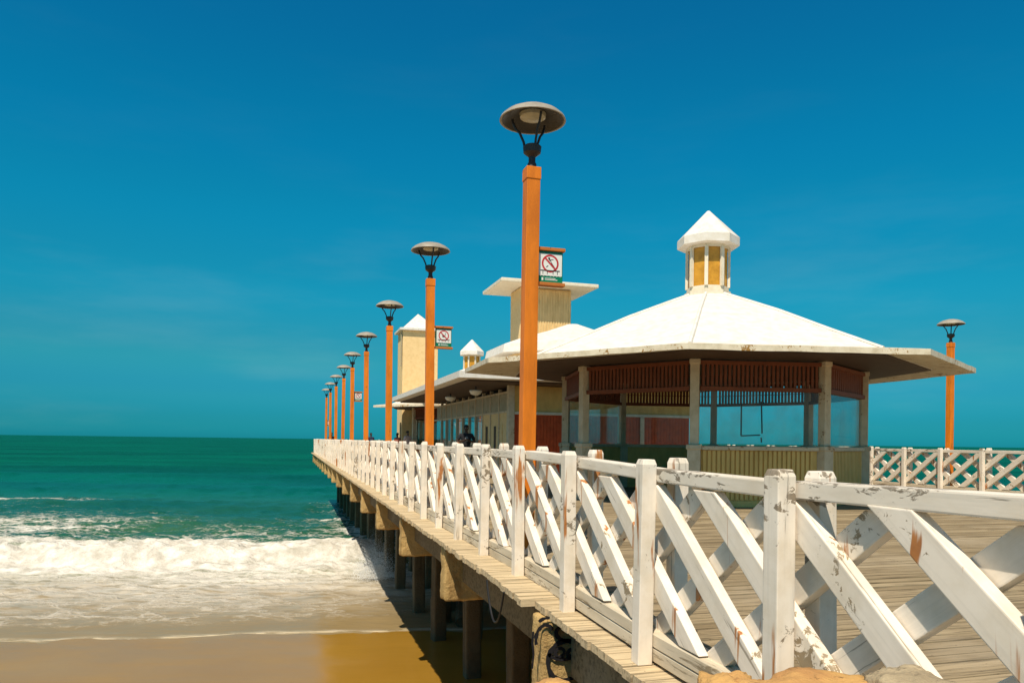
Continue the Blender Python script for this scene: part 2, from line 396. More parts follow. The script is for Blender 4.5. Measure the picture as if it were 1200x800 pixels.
def sea_mat():
    n = NT('sea_water'); v = n.coords(rnd=False)
    foam, line, sh, wv = n.attr('foam'), n.attr('line'), n.attr('shallow'), n.attr('wave')
    big = n.noise(n.coords(rnd=False, scale=(0.35, 1.0, 1)), 0.06, 5, 0.6)
    deep = n.mix(n.ramp(big, 0.35, 0.65), (0.0, 0.060, 0.034), (0.0, 0.100, 0.056))
    xyz = n.sep(v)
    near = n.ramp(xyz[1], 26, 75)
    mid = n.mix(n.ramp(big, 0.3, 0.7), (0.006, 0.095, 0.066), (0.06, 0.125, 0.045))
    c = n.mix(near, mid, deep)
    c = n.mix(sh, c, n.mix(n.noise(v, 0.5, 4), (0.21, 0.155, 0.075), (0.30, 0.215, 0.10)))
    rp_ = n.noise(n.coords(rnd=False, scale=(0.8, 2.6, 1)), 1.6, 6, 0.62, 0.3)
    wsh = n.math('MULTIPLY', n.attr('wash'), n.ramp(rp_, 0.36, 0.56, 0.22, 0.82))
    c = n.mix(wsh, c, (0.70, 0.645, 0.545))
    # lacy foam
    dv = n.node('ShaderNodeTexNoise'); dv.inputs['Scale'].default_value = 0.9; dv.inputs['Detail'].default_value = 5
    n.ln(v, dv.inputs['Vector'])
    wp = n.node('ShaderNodeVectorMath', operation='MULTIPLY_ADD')
    n.ln(dv.outputs['Color'], wp.inputs[0]); wp.inputs[1].default_value = (2.2, 2.2, 2.2)
    sc = n.node('ShaderNodeVectorMath', operation='MULTIPLY'); n.ln(v, sc.inputs[0]); sc.inputs[1].default_value = (0.55, 1.0, 1)
    n.ln(sc.outputs[0], wp.inputs[2])
    l1 = n.vor(wp.outputs[0], 0.8); l2 = n.vor(wp.outputs[0], 2.3)
    lace = n.math('SUBTRACT', 1.0, n.math('MULTIPLY', n.math('ADD', n.math('MULTIPLY', l1, 1.1), n.math('MULTIPLY', l2, 1.0)), 1.9))
    nz = n.noise(n.coords(rnd=False, scale=(0.6, 1.5, 1)), 1.5, 7, 0.68)
    pat = n.math('ADD', n.math('MULTIPLY', lace, 0.55), n.math('MULTIPLY', nz, 0.75))
    thr = n.math('SUBTRACT', 1.12, n.math('MULTIPLY', foam, 1.12))
    fm = n.ramp(n.math('SUBTRACT', pat, thr), -0.04, 0.46)
    fm = n.math('MULTIPLY', fm, n.ramp(n.attr('front'), 0, 1, 0.88, 0.45))
    fm = n.math('MAXIMUM', fm, n.math('MULTIPLY', n.ramp(foam, 0.70, 1.0), n.ramp(nz, 0.22, 0.5, 0.55, 1.0)))
    lm = n.math('MULTIPLY', line, n.ramp(nz, 0.38, 0.55))
    fm = n.math('MAXIMUM', fm, n.math('MULTIPLY', lm, 0.7))
    tone = n.noise(n.coords(rnd=False, scale=(1, 1, 1)), 1.3, 7, 0.7)
    fc = n.mix(n.ramp(tone, 0.32, 0.68), (0.50, 0.455, 0.375), (0.82, 0.78, 0.70))
    c = n.mix(fm, c, fc)
    c = n.mix(n.math('MULTIPLY', lm, 0.6), c, (0.80, 0.62, 0.33))
    ro = n.math('ADD', 0.10, n.math('MULTIPLY', fm, 0.6))
    ro = n.math('ADD', ro, n.ramp(xyz[1], 26, 150, 0.0, 0.36))
    r1 = n.noise(n.coords(rnd=False, scale=(0.55, 1.3, 1)), 1.7, 5, 0.6)
    r2 = n.noise(n.coords(rnd=False, scale=(0.3, 1.0, 1)), 0.22, 4, 0.55)
    h = n.math('ADD', n.math('MULTIPLY', r1, n.ramp(sh, 0, 1, 1.0, 0.12)), n.math('MULTIPLY', r2, n.ramp(xyz[1], 60, 300, 0.0, 5.0)))
    h = n.math('ADD', h, n.math('MULTIPLY', fm, n.math('MULTIPLY', tone, 0.6)))
    n.bump(h, 1.0, 0.22)
    n.b.inputs['IOR'].default_value = 1.33
    return n.out(c, ro, 0.09)
rows = [16.5 + 0.13 * i for i in range(190)]
w = rows[-1]; st = 0.14
while w < 14000:
    st *= 1.045; w += st; rows.append(w)
sea = fan(rows, 420, 48, 6, sea_z, 'water', sea_mat())
tag(sea, 'green sea with a white breaker rolling onto the beach', 'sea', kind='structure')

# promenade and sea wall behind the beach (the photographer stands on it)
pv = MB(); pv.span((-60, -30, -4.6), (60, 1.55, -0.075))
o = pv.build('pavement', M['pave'], rotz=-AZ); tag(o, 'paved promenade above the beach', 'pavement', kind='structure')
wl = MB(); wl.span((-60, 1.56, -4.6), (1.02, 2.25, 0.40))
o = wl.build('stone_wall', M['seawall'], rotz=-AZ, bevel=0.05, seg=2)
tag(o, 'rough stone sea wall below the boulders at the foot of the railing', 'wall')

def rock(name, label, c, s, seed, mat, rz=0.0):
    bm = bmesh.new(); bmesh.ops.create_icosphere(bm, subdivisions=5, radius=1)
    for v in bm.verts:
        p = v.co.copy(); k = max(abs(p.x), abs(p.y), abs(p.z))
        p = p.lerp(p / k, 0.55)
        d = 1 + 0.20 * fbm(p.x * 1.1 + seed, p.y * 1.1, p.z * 1.1) + 0.05 * fbm(p.x * 5 + seed, p.y * 5, p.z * 5) + 0.02 * fbm(p.x * 16 + seed, p.y * 16, p.z * 16)
        v.co = Vector((p.x * s[0], p.y * s[1], p.z * s[2])) * d
    me = bpy.data.meshes.new(name); bm.to_mesh(me); bm.free()
    me.polygons.foreach_set('use_smooth', [True] * len(me.polygons)); me.materials.append(mat)
    o = bpy.data.objects.new(name, me); C.objects.link(o)
    X, Y = uw(c[0], c[1]); o.location = (X, Y, c[2]); o.rotation_euler.z = rz - AZ
    return tag(o, label, 'boulder', 'boulders at the foot of the railing')
rock('boulder', 'long flat orange sandstone boulder at the bottom edge below the rust streaked post', (0.785, 1.92, 0.452), (0.20, 0.16, 0.10), 3.3, M['rock'])
rock('boulder', 'small speckled grey boulder, rightmost of the stones along the bottom edge', (1.025, 1.90, 0.502), (0.105, 0.13, 0.075), 8.1, M['rock_grey'], 0.15)
rock('boulder', 'low dark orange boulder left of the rust streaked white post', (0.585, 2.0, 0.448), (0.085, 0.14, 0.08), 5.7, M['rock'], -0.2)
rock('boulder', 'lone orange boulder top peeking up in front of the graffiti', (0.135, 2.0, 0.405), (0.085, 0.13, 0.10), 12.4, M['rock'], 0.3)

# ------------------------------------------------------------------ pier
pier = thing('pier', 'long timber decked pier on concrete cap beams and piles running out to sea', 'pier', (AXIS, 0, 0))
dk = MB(); y = -4.0
while y < END:
    wd = 0.118
    x0 = (1.765 if y < 5.32 else 1.67) + random.uniform(-0.015, 0.015)
    z = zd(y) + random.uniform(-0.003, 0.003) - (0.012 if y < 5.32 else 0)
    # boards are laid in two lengths, joint staggered
    jx = AXIS + random.choice((-3.1, 0.4, 2.6))
    for a, b in ((x0, jx - 0.003), (jx + 0.003, 2 * AXIS - 1.50)):
        dk.tint = random.random()
        dk.span((a - AXIS, y, z - 0.05), (b - AXIS, y + wd - random.uniform(0.004, 0.011), z))
    y += wd
dk.build('deck', M['deck'], pier)
CAPS = [1.64 + 3.5 * k for k in range(18)]
cap_w = 14.52
cb = MB()
def crumbly(o, amp, cuts=1, lim=0.075):
    bm = bmesh.new(); bm.from_mesh(o.data)
    for _ in range(4):
        es = [e for e in bm.edges if e.calc_length() > lim]
        if not es: break
        bmesh.ops.subdivide_edges(bm, edges=es, cuts=1, use_grid_fill=True)
    bmesh.ops.triangulate(bm, faces=[f for f in bm.faces if len(f.verts) > 4])
    bm.normal_update()
    for v in bm.verts:
        p = v.co; edge = 1.0 - max(abs(v.normal.x), abs(v.normal.y), abs(v.normal.z))
        d = amp * fbm(p.x * 4, p.y * 4, p.z * 4) + amp * 0.6 * fbm(p.x * 13, p.y * 13, p.z * 13)
        d -= edge * amp * 5 * max(0, fbm(p.x * 3 + 7, p.y * 3, p.z * 3) + 0.15)
        v.co = p + v.normal * d
    bm.to_mesh(o.data); bm.free()
    o.data.polygons.foreach_set('use_smooth', [True] * len(o.data.polygons))
cb.loft([[(x, -.12, -.062), (x, .12, -.062), (x, .12, -.70), (x, -.12, -.70)] for x in [-cap_w / 2 + q for q in (0, .3, .6, 1.2, 2.5)] + [cap_w / 2]])
cap0 = cb.build('cap_beam', M['concrete'], pier, bevel=0.03, seg=2)
crumbly(cap0, 0.013, lim=0.05)
pm = MB(); pm.lathe([(0.235, -6.5), (0.235, -0.69)], 4, a0=math.pi / 4 + 0.12)
pile0 = pm.build('pile', M['pile'], pier, bevel=0.04, seg=2); crumbly(pile0, 0.010, lim=0.12)
first = True
caps = []
for i, t in enumerate(CAPS):
    z = zd(t) - 0.01
    if first: cap0.location = (0, t, z); c = cap0
    else: c = link_copy(cap0, pier, (0, t, z + random.uniform(-.02, .02)))
    caps.append(c)
    for px in (3.75, 4.75, 7.4, 10.6, 13.8):
        if first: pile0.location = (px - AXIS, t, 0); first = False
        else: link_copy(pile0, pier, (px - AXIS, t + random.uniform(-.12, .12), 0), (random.uniform(-.012, .012), random.uniform(-.012, .012), random.uniform(-.1, .1)))
for side in (-1, 1):
    for i in range(len(CAPS) - 1):
        f = MB(); f.tint = random.random()
        f.span((side * 7.01 - .035, CAPS[i] + 0.13, -.46 + zd(CAPS[i])), (side * 7.01 + .035, CAPS[i + 1] - 0.13, -.058 + zd(CAPS[i])))
        f.build('fascia_board', M['fascia'], pier, bevel=0.006)
for xx in (-4.5, -1.5, 1.5, 4.5):
    f = MB(); f.tint = 0.2; f.span((xx - .1, -2, -.40), (xx + .1, END - .3, -.13)); f.build('stringer', M['dark_wood'], pier)
# under-deck stain: broken diagonal pipe between two old piles, near the splash
p = MB(); p.tube([(5.6, 24.8, -2.6), (5.1, 22.6, -3.2), (4.6, 20.4, -3.9)], 0.15, 10)
o = p.build('broken_pipe', M['pile']); tag(o, 'dark slanting pipe lying broken among the piles', 'pipe')
p = MB(); p.lathe([(0.30, -6), (0.31, -3.4), (0.22, -3.15), (0.27, -2.7), (0.16, -2.55)], 9, c=(0, 0, 0))
o = p.build('pile_stump', M['pile'], loc=(4.2, 21.2, 0)); tag(o, 'eroded stump of an old broken pile in the surf', 'pile stump')
# graffiti on the landward face of the nearest visible cap beam (thin paint, sits on the concrete)
gr = MB(); gy = -.126
def stroke(pts, r=.014):
    n = len(pts); L = []
    for i in range(n):
        p = Vector(pts[i]); q = Vector(pts[min(i + 1, n - 1)]) - Vector(pts[max(i - 1, 0)])
        d = Vector((-q.y, q.x)).normalized() if q.length else Vector((1, 0))
        rr = r * (0.75 + 0.5 * random.random())
        L.append((p + d * rr, p - d * rr))
    vs = []; fs = []
    for a, b in L: vs += [(a.x, gy - .012, a.y + .20), (b.x, gy - .012, b.y + .20)]
    for i in range(n - 1): fs.append((2 * i, 2 * i + 1, 2 * i + 3, 2 * i + 2))
    gr.add(vs, fs)
def arc(cx, cz, rx, rz, a0, a1, r=.014, n=22):
    stroke([(cx + rx * math.cos(R(a0 + (a1 - a0) * i / n)) , cz + rz * math.sin(R(a0 + (a1 - a0) * i / n))) for i in range(n + 1)], r)
gx = -cap_w / 2 + .17
arc(gx, -.56, .13, .14, 0, 360, .016); arc(gx + .03, -.36, .10, .06, -20, 340, .014); arc(gx, -.50, .12, .05, 180, 350, .012)
arc(gx - .04, -.50, .035, .03, 0, 360, .014); arc(gx + .06, -.51, .04, .03, 0, 360, .016)
arc(gx - .15, -.40, .07, .10, 40, 200, .013); arc(gx - .13, -.30, .08, .05, 10, 150, .012)
arc(gx + .36, -.50, .05, .17, 100, 260, .013); arc(gx + .44, -.50, .05, .17, -80, 100, .012); arc(gx + .40, -.62, .10, .06, 0, 300, .012)
stroke([(gx + .30, -.36), (gx + .38, -.30), (gx + .36, -.46), (gx + .46, -.40), (gx + .44, -.56)], .012)
stroke([(gx - .24, -.34), (gx - .245, -.42), (gx - .235, -.5), (gx - .245, -.6)], .007)
g = gr.build('graffiti', M['graffiti'], caps[1])
# cable loop hanging from the deck edge
cab = MB()
cab.tube([(1.655, 6.05 + .27 * k / 12, -.05 - .30 * (1 - (k / 12) ** 2)) for k in range(-12, 13)], .009, 6)
o = cab.build('cable', M['black']); tag(o, 'thin black cable loop hanging under the deck edge', 'cable')

# ------------------------------------------------------------------ railings
S = 1.20
def post_mesh():
    m = MB()
    a, b = .046, .043
    m.loft([[(-b * k, -a * k, z), (b * k, -a * k, z), (b * k, a * k, z), (-b * k, a * k, z)] for k, z in ((1, -.012), (1, 1.100), (.80, 1.128))])
    return m
def brace_mesh(sgn, x0, x1):
    m = MB(); h0, h1 = .165, 1.0; wd = .20; run = S - .17 + .07
    y0, y1 = (0, run) if sgn > 0 else (run, 0)
    m.loft([[(x, y0, h0), (x, y0 + wd, h0), (x, y1 + wd, h1), (x, y1, h1)] for x in (x0, x1)])
    return m
def railing(label, x, s, y0, nb, seed, zfun, cut=100):
    rnd = random.Random(seed)
    rt = thing('railing', label, 'railing', (x, y0, 0), 0, 'white lattice railings of the pier')
    P = post_mesh().build('post', M['fence'], rt, bevel=.005, seg=2)
    B1 = brace_mesh(1, *( (.048, .106) if s > 0 else (-.106, -.048))).build('brace', M['fence_brace'], rt, bevel=.006, seg=2)
    B2 = brace_mesh(-1, *((.109, .164) if s > 0 else (-.164, -.109))).build('brace', M['fence_cross'], rt, bevel=.006, seg=2)
    rl = MB(); rl.span((.050, .004, 1.004), (.158, S - .004, 1.078))
    RL = rl.build('top_rail', M['fence_rail'], rt, bevel=.008, seg=2)
    tl = MB(); tl.span((.052, .003, .002), (.205, S - .003, .079)); tl.span((.049, .003, .083), (.197, S - .003, .160))
    TL = tl.build('toe_board', M['toe'], rt, bevel=.006)
    np_ = nb + 1
    for i in range(np_):
        yy = i * S; z = zfun(y0 + yy)
        for k, xx in enumerate((0, s * .212)):
            rot = (rnd.uniform(-.012, .012), rnd.uniform(-.01, .01), rnd.uniform(-.04, .04))
            lc = (xx, yy + rnd.uniform(-.012, .012), z + rnd.uniform(-.012, .008))
            if i == 0 and k == 0: P.location = lc; P.rotation_euler = rot
            else: link_copy(P, rt, lc, rot)
    for i in range(nb):
        yy = i * S; za, zb = zfun(y0 + yy), zfun(y0 + yy + S)
        for o0 in (RL, TL):
            lc = (0 if s > 0 else -.208, yy, za + rnd.uniform(-.004, .004)); rot = (math.atan2(zb - za, S), 0, 0)
            if i == 0: o0.location = lc; o0.rotation_euler = rot
            else: link_copy(o0, rt, lc, rot)
    rest = MB()
    def add_rest(o0, lc):
        rest.add([v.co + Vector(lc) for v in o0.data.vertices], [tuple(p.vertices) for p in o0.data.polygons])
    cnt = 0
    for j in range(2 * nb - 2):
        yy = j * S / 2 + .06
        for o0 in (B1, B2):
            lc = (rnd.uniform(-.003, .003), yy + rnd.uniform(-.03, .03), zfun(y0 + yy + .5) + rnd.uniform(-.008, .004))
            if j == 0: o0.location = lc; cnt += 1
            elif cnt < cut: link_copy(o0, rt, lc); cnt += 1
            else: add_rest(o0, lc)
    if rest.v:
        o = rest.build('far_braces', M['fence_brace'], rt); o['kind'] = 'stuff'
    return rt
railing('near white lattice railing with peeling paint along the seaward left edge of the pier', XL, 1, 2.61 - 2 * S, 53, 5, zd)
railing('distant white lattice railing along the right edge of the pier beyond the kiosk', XR, -1, 8.0, 46, 11, lambda y: 0.0)
er = railing('low white railing closing the far seaward end of the pier', 2.2, 1, 0, 11, 21, lambda y: 0.0)
er.location = (AXIS - 11 * S / 2, 63.95, 0); er.rotation_euler.z = -math.pi / 2

# ------------------------------------------------------------------ lamps
def make_lamp():
    t = thing('street_lamp', '', 'street lamp', (0, 0, 0), 0, 'orange lamp posts along the pier')
    m = MB(); m.span((-.068, -.068, 0), (.068, .068, 3.72)); m.span((-.074, -.074, 3.70), (.074, .074, 3.82))
    m.build('post', M['orange'], t, bevel=.007, seg=2)
    m = MB(); m.lathe([(.045, 3.81), (.045, 3.86), (.034, 3.88), (.034, 3.93), (.085, 3.97), (.092, 4.03), (.07, 4.045)], 14)
    m.build('collar', M['shade_in'], t, smooth=True)
    for k in range(3):
        a = R(120 * k + 35)
        pts = [(.072, 4.02), (.085, 4.08), (.125, 4.17), (.17, 4.22), (.195, 4.28), (.20, 4.305)]
        m = MB(); m.tube([(r * math.cos(a), r * math.sin(a), z) for r, z in pts], .0125, 8)
        m.build('arm', M['black_metal'], t, smooth=True)
    m = MB(); m.lathe([(.012, 4.365), (.16, 4.353), (.26, 4.317), (.312, 4.279), (.325, 4.283), (.312, 4.310), (.265, 4.350), (.185, 4.390), (.09, 4.415), (.012, 4.421)], 32)
    sh = m.build('lamp_shade', M['shade'], t, smooth=True)
    m = MB(); m.lathe([(.300, 4.283), (.25, 4.315), (.155, 4.347), (.012, 4.359)], 32, cap=False)
    m.build('inner_reflector', M['shade_in'], sh, smooth=True)
    m = MB(); m.lathe([(.13, 4.349), (.125, 4.315), (.10, 4.303), (.01, 4.299)], 24)
    m.build('lens', M['lens'], sh, smooth=True)
    return t
lamp = make_lamp()
LT = [7.0, 12.33, 17.75, 23.2, 28.7, 33.9, 39.2, 44.6, 50.2]
LL = ['tallest, nearest orange lamp post, rising through the frame behind the white railing',
      'second nearest orange lamp post with a small sign, left of the man in black',
      'orange lamp post standing against the left side of the far cream tower',
      'orange lamp post alone against the sky just left of the far kiosk canopy tip',
      'orange lamp post with a small sign, left of the lamp by the canopy tip',
      'slim far orange lamp post, first beyond the lamp with the small sign',
      'slim far orange lamp post, second beyond the lamp with the small sign',
      'slim far orange lamp post, last but one of the left row',
      'farthest orange lamp post at the seaward end of the left row']
for i, (t, l) in enumerate(zip(LT, LL)):
    o = lamp if i == 0 else copy_tree(lamp)
    o.location = (2.215, t, zd(t)); o['label'] = l
    o.rotation_euler = (random.uniform(-.006, .006), random.uniform(-.006, .006), random.uniform(-.03, .03))
o = copy_tree(lamp); o.location = (16.22, 15.3, 0); o.rotation_euler = (0, 0, .1)
o['label'] = 'single orange lamp post on the right, above the lattice and behind the canopy tip'

# signs bolted to the lamp posts
def make_sign(diver=True):
    t = thing('sign', '', 'sign', (0, 0, 0), 0, 'small warning signs on lamp posts')
    def rect(x0, x1, z0, z1, y, mat, nm, par, th=.004):
        m = MB(); m.span((x0, y - th, z0), (x1, y, z1)); return m.build(nm, mat, par)
    m = MB(); m.span((.07, -.022, .02), (.345, -.006, .325)); pn = m.build('panel', M['sign_green'], t, bevel=.003)
    rect(.092, .335, .085, .300, -.0225, M['sign_white'], 'face', pn, .003)
    for z0, z1 in ((-.015, .018), (.327, .360)):
        m = MB(); m.span((.05, -.045, z0), (.365, .03, z1)); m.build('bar', M['sign_bar'], t, bevel=.005, seg=2)
    m = MB()
    y = -.0262; cx, cz = .213, .205
    def ring(r0, r1, n=40):
        vs = []; fs = []
        for i in range(n):
            a = 2 * math.pi * i / n
            for r in (r0, r1): vs.append((cx + r * math.cos(a), y, cz + r * math.sin(a)))
        for i in range(n): fs.append((2 * i, 2 * i + 1, (2 * i + 3) % (2 * n), (2 * i + 2) % (2 * n)))
        m.add(vs, fs)
    def seg(p, q, w, yy):
        p, q = Vector(p), Vector(q); d = (q - p).normalized(); nn = Vector((-d.y, d.x)) * w / 2
        mm.add([(k.x, yy, k.y) for k in (p + nn, q + nn, q - nn, p - nn)], [(0, 1, 2, 3)])
    ring(.070, .088); mm = m
    seg((cx - .056, cz + .056), (cx + .056, cz - .056), .017, y - .0012)
    m.build('prohibition_ring', M['sign_red'], pn)
    m = mm = MB(); y2 = -.0254
    if diver:
        seg((cx - .020, cz - .022), (cx + .012, cz + .018), .016, y2); seg((cx + .012, cz + .018), (cx - .012, cz + .038), .010, y2 - .0002)
        seg((cx - .004, cz + .036), (cx + .034, cz + .040), .007, y2 - .0004); seg((cx - .020, cz - .022), (cx - .040, cz - .036), .009, y2 - .0006)
        seg((cx + .010, cz + .010), (cx + .030, cz - .020), .010, y2 - .0008); seg((cx + .030, cz - .020), (cx + .042, cz - .026), .008, y2 - .001)
        m.add([(cx - .012 + .011 * math.cos(a), y2 - .001, cz + .050 + .011 * math.sin(a)) for a in [2 * math.pi * i / 12 for i in range(12)]], [tuple(range(12))])
    else:
        for dx in (-.025, -.008, .008, .025): seg((cx + dx * .7, cz - .02), (cx + dx * 1.2, cz + .045), .008, y2 - abs(dx) * .01)
        seg((cx - .024, cz - .01), (cx + .024, cz - .01), .03, y2 - .0012)
    seg((cx - .10, cz - .070), (cx + .10, cz - .070), .010, y2 - .0014)
    for dx in (-.075, -.03, .03, .075): seg((cx + dx, cz - .07), (cx + dx, cz - .105), .006, y2 - .0018)
    m.build('pictogram', M['black'], pn)
    m = mm = MB()
    for k in range(7): seg((.10 + k * .034, .093), (.117 + k * .034, .080), .007, -.0236)
    seg((.16, .060), (.27, .060), .006, -.0236); seg((.16, .046), (.29, .046), .007, -.0240); seg((.135, .038), (.135, .066), .018, -.0236)
    m.build('wave_and_caption', M['sign_white'], pn)
    return t
sg = make_sign(True); sg2 = make_sign(False)
for o, i, z, l in ((sg, 0, 2.70, 'square white and green no jumping sign with red ring on the nearest lamp post'),
                   (sg2, 1, 2.69, 'white and green sign with red ring and grey hand on the second lamp post'),
                   (None, 4, 2.58, 'small white sign in dark frame on the fifth lamp post'),
                   (None, 8, 2.0, 'tiny sign on the farthest lamp post')):
    o = o or copy_tree(sg)
    o.location = (2.215, LT[i], z); o['label'] = l

# ------------------------------------------------------------------ kiosks
def octo(r, z, rot=0.0):
    k = r
    return [(k * math.cos(R(-112.5 + 45 * i) + rot), k * math.sin(R(-112.5 + 45 * i) + rot), z) for i in range(8)]
def make_kiosk():
    t = thing('kiosk', '', 'kiosk', (0, 0, 0), 0, 'octagonal kiosks on the pier')
    RW = 3.20
    vs = [Vector(p) for p in octo(RW, 0)]
    for i in range(8):
        a, b = vs[i], vs[(i + 1) % 8]; d = (b - a); L = d.length; ex = d.normalized(); ey = Vector((ex.y, -ex.x, 0))  # ey points outwards
        mt = Matrix((ex, ey, Vector((0, 0, 1)))).transposed()
        def B(m, x0, x1, y0, y1, z0, z1):
            m.box(a + ex * (x0 + x1) / 2 + ey * (y0 + y1) / 2 + Vector((0, 0, (z0 + z1) / 2)), (x1 - x0, y1 - y0, z1 - z0), mt)
        if i not in (6, 7):               # two bays stand open
            m = MB(); g = .135
            B(m, g, L - g, -.05, .0, .10, 1.04)
            x = g + .02
            while x < L - g - .05:
                B(m, x, x + .055, .001, .032, .14, 1.035); x += .088
            B(m, g, L - g, -.05, .03, .005, .115)
            wl_ = m.build('wall_panel', M['olive'], t)
            m = MB(); B(m, g - .01, L - g + .01, -.09, .075, 1.043, 1.115); m.build('sill', M['post_grey'], wl_, bevel=.006)
            m = MB(); B(m, .1, L - .1, -.022, -.010, 1.117, 2.11); m.build('window_pane', M['glass'], t)
        m = MB(); zb, zt = 2.12, 2.665
        B(m, .09, L - .09, -.05, .05, zb, zb + .075); B(m, .09, L - .09, -.05, .05, zt - .07, zt)
        if i in (6, 1):
            B(m, .1, L - .1, -.02, .01, zb + .076, zt - .071)
            x = .16
            while x < L - .2: B(m, x, x + .012, .011, .018, zb + .08, zt - .075); x += .13
        else:
            x = .13
            while x < L - .14: B(m, x, x + .045, -.022, .022, zb + .0755, zt - .0705); x += .082
            B(m, .1, L - .1, -.034, -.024, zb + .26, zb + .275)
        m.build('frieze', M['frieze'], t, bevel=0)
    pm = MB(); pm.span((-.08, -.08, 1.14), (.08, .08, 2.70)); pm.span((-.115, -.115, 0), (.115, .115, 1.14)); pm.span((-.135, -.135, 1.05), (.135, .135, 1.135)); pm.span((-.095, -.095, 2.60), (.095, .095, 2.69))
    p0 = pm.build('post', M['post_grey'], t, bevel=.008)
    for i in range(8):
        an = R(-112.5 + 45 * i)
        p = p0 if i == 0 else link_copy(p0, t)
        p.location = vs[i]; p.rotation_euler.z = an
    # flat canopy, lightly uneven, with its stained edge
    rnd = random.Random(4); RB = 5.25
    def zt(p): return 2.625
    bm_ = MB(); seg_ = 9; ring = []
    ov = octo(RB, 0)
    LIFT = (0, 0, .02, .08, .15, .22, .20, .02)
    ov = [(p[0] * k, p[1] * k, l) for p, k, l in zip(ov, (1, 1, 1, 1, 1, 1.02, 1.10, 1.02), LIFT)]
    for i in range(8):
        a, b = Vector(ov[i]), Vector(ov[(i + 1) % 8])
        for k in range(seg_): ring.append(a.lerp(b, k / seg_))
    dz = [.012 * fbm(k * .6, 1.2) + p.z for k, p in enumerate(ring)]
    top = [(p.x, p.y, zt(p) + .095 + q) for p, q in zip(ring, dz)]
    bot = [(p.x, p.y, zt(p) + q) for p, q in zip(ring, dz)]
    inn = [(p.x * .66, p.y * .66, zt(p) + .33) for p in ring]
    inb = [(p.x * .66, p.y * .66, zt(p) + .215) for p in ring]
    bm_.loft([inn, top, bot, inb], closed=True)
    br = bm_.build('canopy', M['brim'], t, bevel=0)
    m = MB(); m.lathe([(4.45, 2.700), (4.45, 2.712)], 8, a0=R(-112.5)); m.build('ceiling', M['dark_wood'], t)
    # roof cone with its ridges
    m = MB()
    rings = []
    for r, z in ((4.5, 2.72), (4.42, 2.80), (3.3, 3.27), (2.1, 3.79), (1.1, 4.18), (.52, 4.40)):
        rings.append([(p[0], p[1], p[2]) for p in octo(r, z)])
    m.loft(rings)
    rf = m.build('roof', M['roof'], t)
    m = MB()
    for i in range(8):
        an = R(-112.5 + 45 * i); d = Vector((math.cos(an), math.sin(an), 0))
        m.tube([d * r + Vector((0, 0, z + .005)) for r, z in ((4.40, 2.815), (3.3, 3.272), (2.1, 3.792), (1.1, 4.182), (.53, 4.40))], .035, 6)
    m.build('ridge', M['roof'], rf, smooth=True)
    # cupola
    m = MB(); m.loft([octo(.50, 4.32), octo(.50, 4.50), octo(.455, 4.50), octo(.455, 4.60)]); m.loft([octo(.47, 5.44), octo(.47, 5.52)])
    for i in range(8):
        p = octo(.455, 0)[i]
        m.box((p[0], p[1], 5.02), (.055, .075, .86), Matrix.Rotation(R(-112.5 + 45 * i), 3, 'Z'))
    m.lathe([(.40, 4.6), (.40, 5.44)], 8, a0=R(-112.5))
    cu = m.build('cupola', M['cream_white'], t)
    ov = octo(.438, 0)
    for i in range(8):
        a, b = Vector(ov[i]), Vector(ov[(i + 1) % 8]); ex = (b - a).normalized(); ey = Vector((ex.y, -ex.x, 0)); L = (b - a).length
        mt = Matrix((ex, ey, Vector((0, 0, 1)))).transposed()
        m = MB(); m.box((a + b) / 2 + Vector((0, 0, 5.02)) - ey * .02, (L - .06, .02, .83), mt); m.build('window_panel', M['amber'], cu)
    m = MB(); m.loft([octo(.66, 5.50), octo(.675, 5.505), octo(.675, 5.68), octo(.66, 5.70), octo(.03, 6.32)]); m.build('cupola_cap', M['roof'], cu)
    return t
k1 = make_kiosk(); k1.location = (AXIS - .12, 14.8, 0); k1.rotation_euler.z = R(-12)
k1['label'] = 'large near octagonal kiosk with white roof, amber windowed cupola and glass walls'
k2 = copy_tree(k1); k2.location = (9.7, 41.0, 0); k2.scale = (1.05, 1.05, 1.075)
k2['label'] = 'small far octagonal kiosk behind the glass hall, only its cupola and canopy tip showing'
# loose window frame hanging behind the glass of the near kiosk
m = MB()
for a, b in (((0, 0, 0), (0, 0, .62)), ((0, 0, 0), (.36, 0, .02)), ((.40, 0, .05), (.38, 0, .66)), ((.38, 0, .60), (.43, 0, .64)), ((.39, 0, -.12), (.385, 0, -.03))):
    m.tube([a, b], .014, 6)
o = m.build('hanging_frame', M['black_metal'], loc=(10.75, 16.3, 1.36)); o.scale = (1.3, 1.3, 1.3); tag(o, 'thin dark broken frame hanging behind the near kiosk glass', 'frame')
o.rotation_euler.z = -.3

# ------------------------------------------------------------------ hall with the glazed side
hall = thing('hall', 'long glazed hall with red end wall and wide white roof behind the near kiosk', 'hall', (9.8, 22.7, 0))
HX0, HX1, HY1 = 6.65 - 9.8, 12.95 - 9.8, 13.2
m = MB(); m.span((HX0 + .10, 0, 0), (HX1, .12, 2.0)); 
x = HX0 + .2
while x < HX1 - .1: m.span((x, -.014, .02), (x + .10, -.001, 1.99)); x += .112
m.build('end_wall', M['red_wall'], hall)
m = MB(); m.span((HX0 + .10, -.03, 2.09), (HX1, .12, 2.90)); m.build('upper_band', M['olive'], hall)
m = MB(); m.span((HX0 + .10, -.06, 2.003), (HX1, .12, 2.088)); m.build('lintel', M['cream_white'], hall, bevel=.006)
m = MB(); m.span((HX0 - .10, -.10, 0), (HX0 + .098, .13, 3.0)); m.build('corner_post', M['post_grey'], hall, bevel=.01)
for xx in (-.9, 1.3):
    m = MB(); m.span((xx, -.09, 0), (xx + .14, -.062, 2.0)); m.build('pilaster', M['post_grey'], hall)
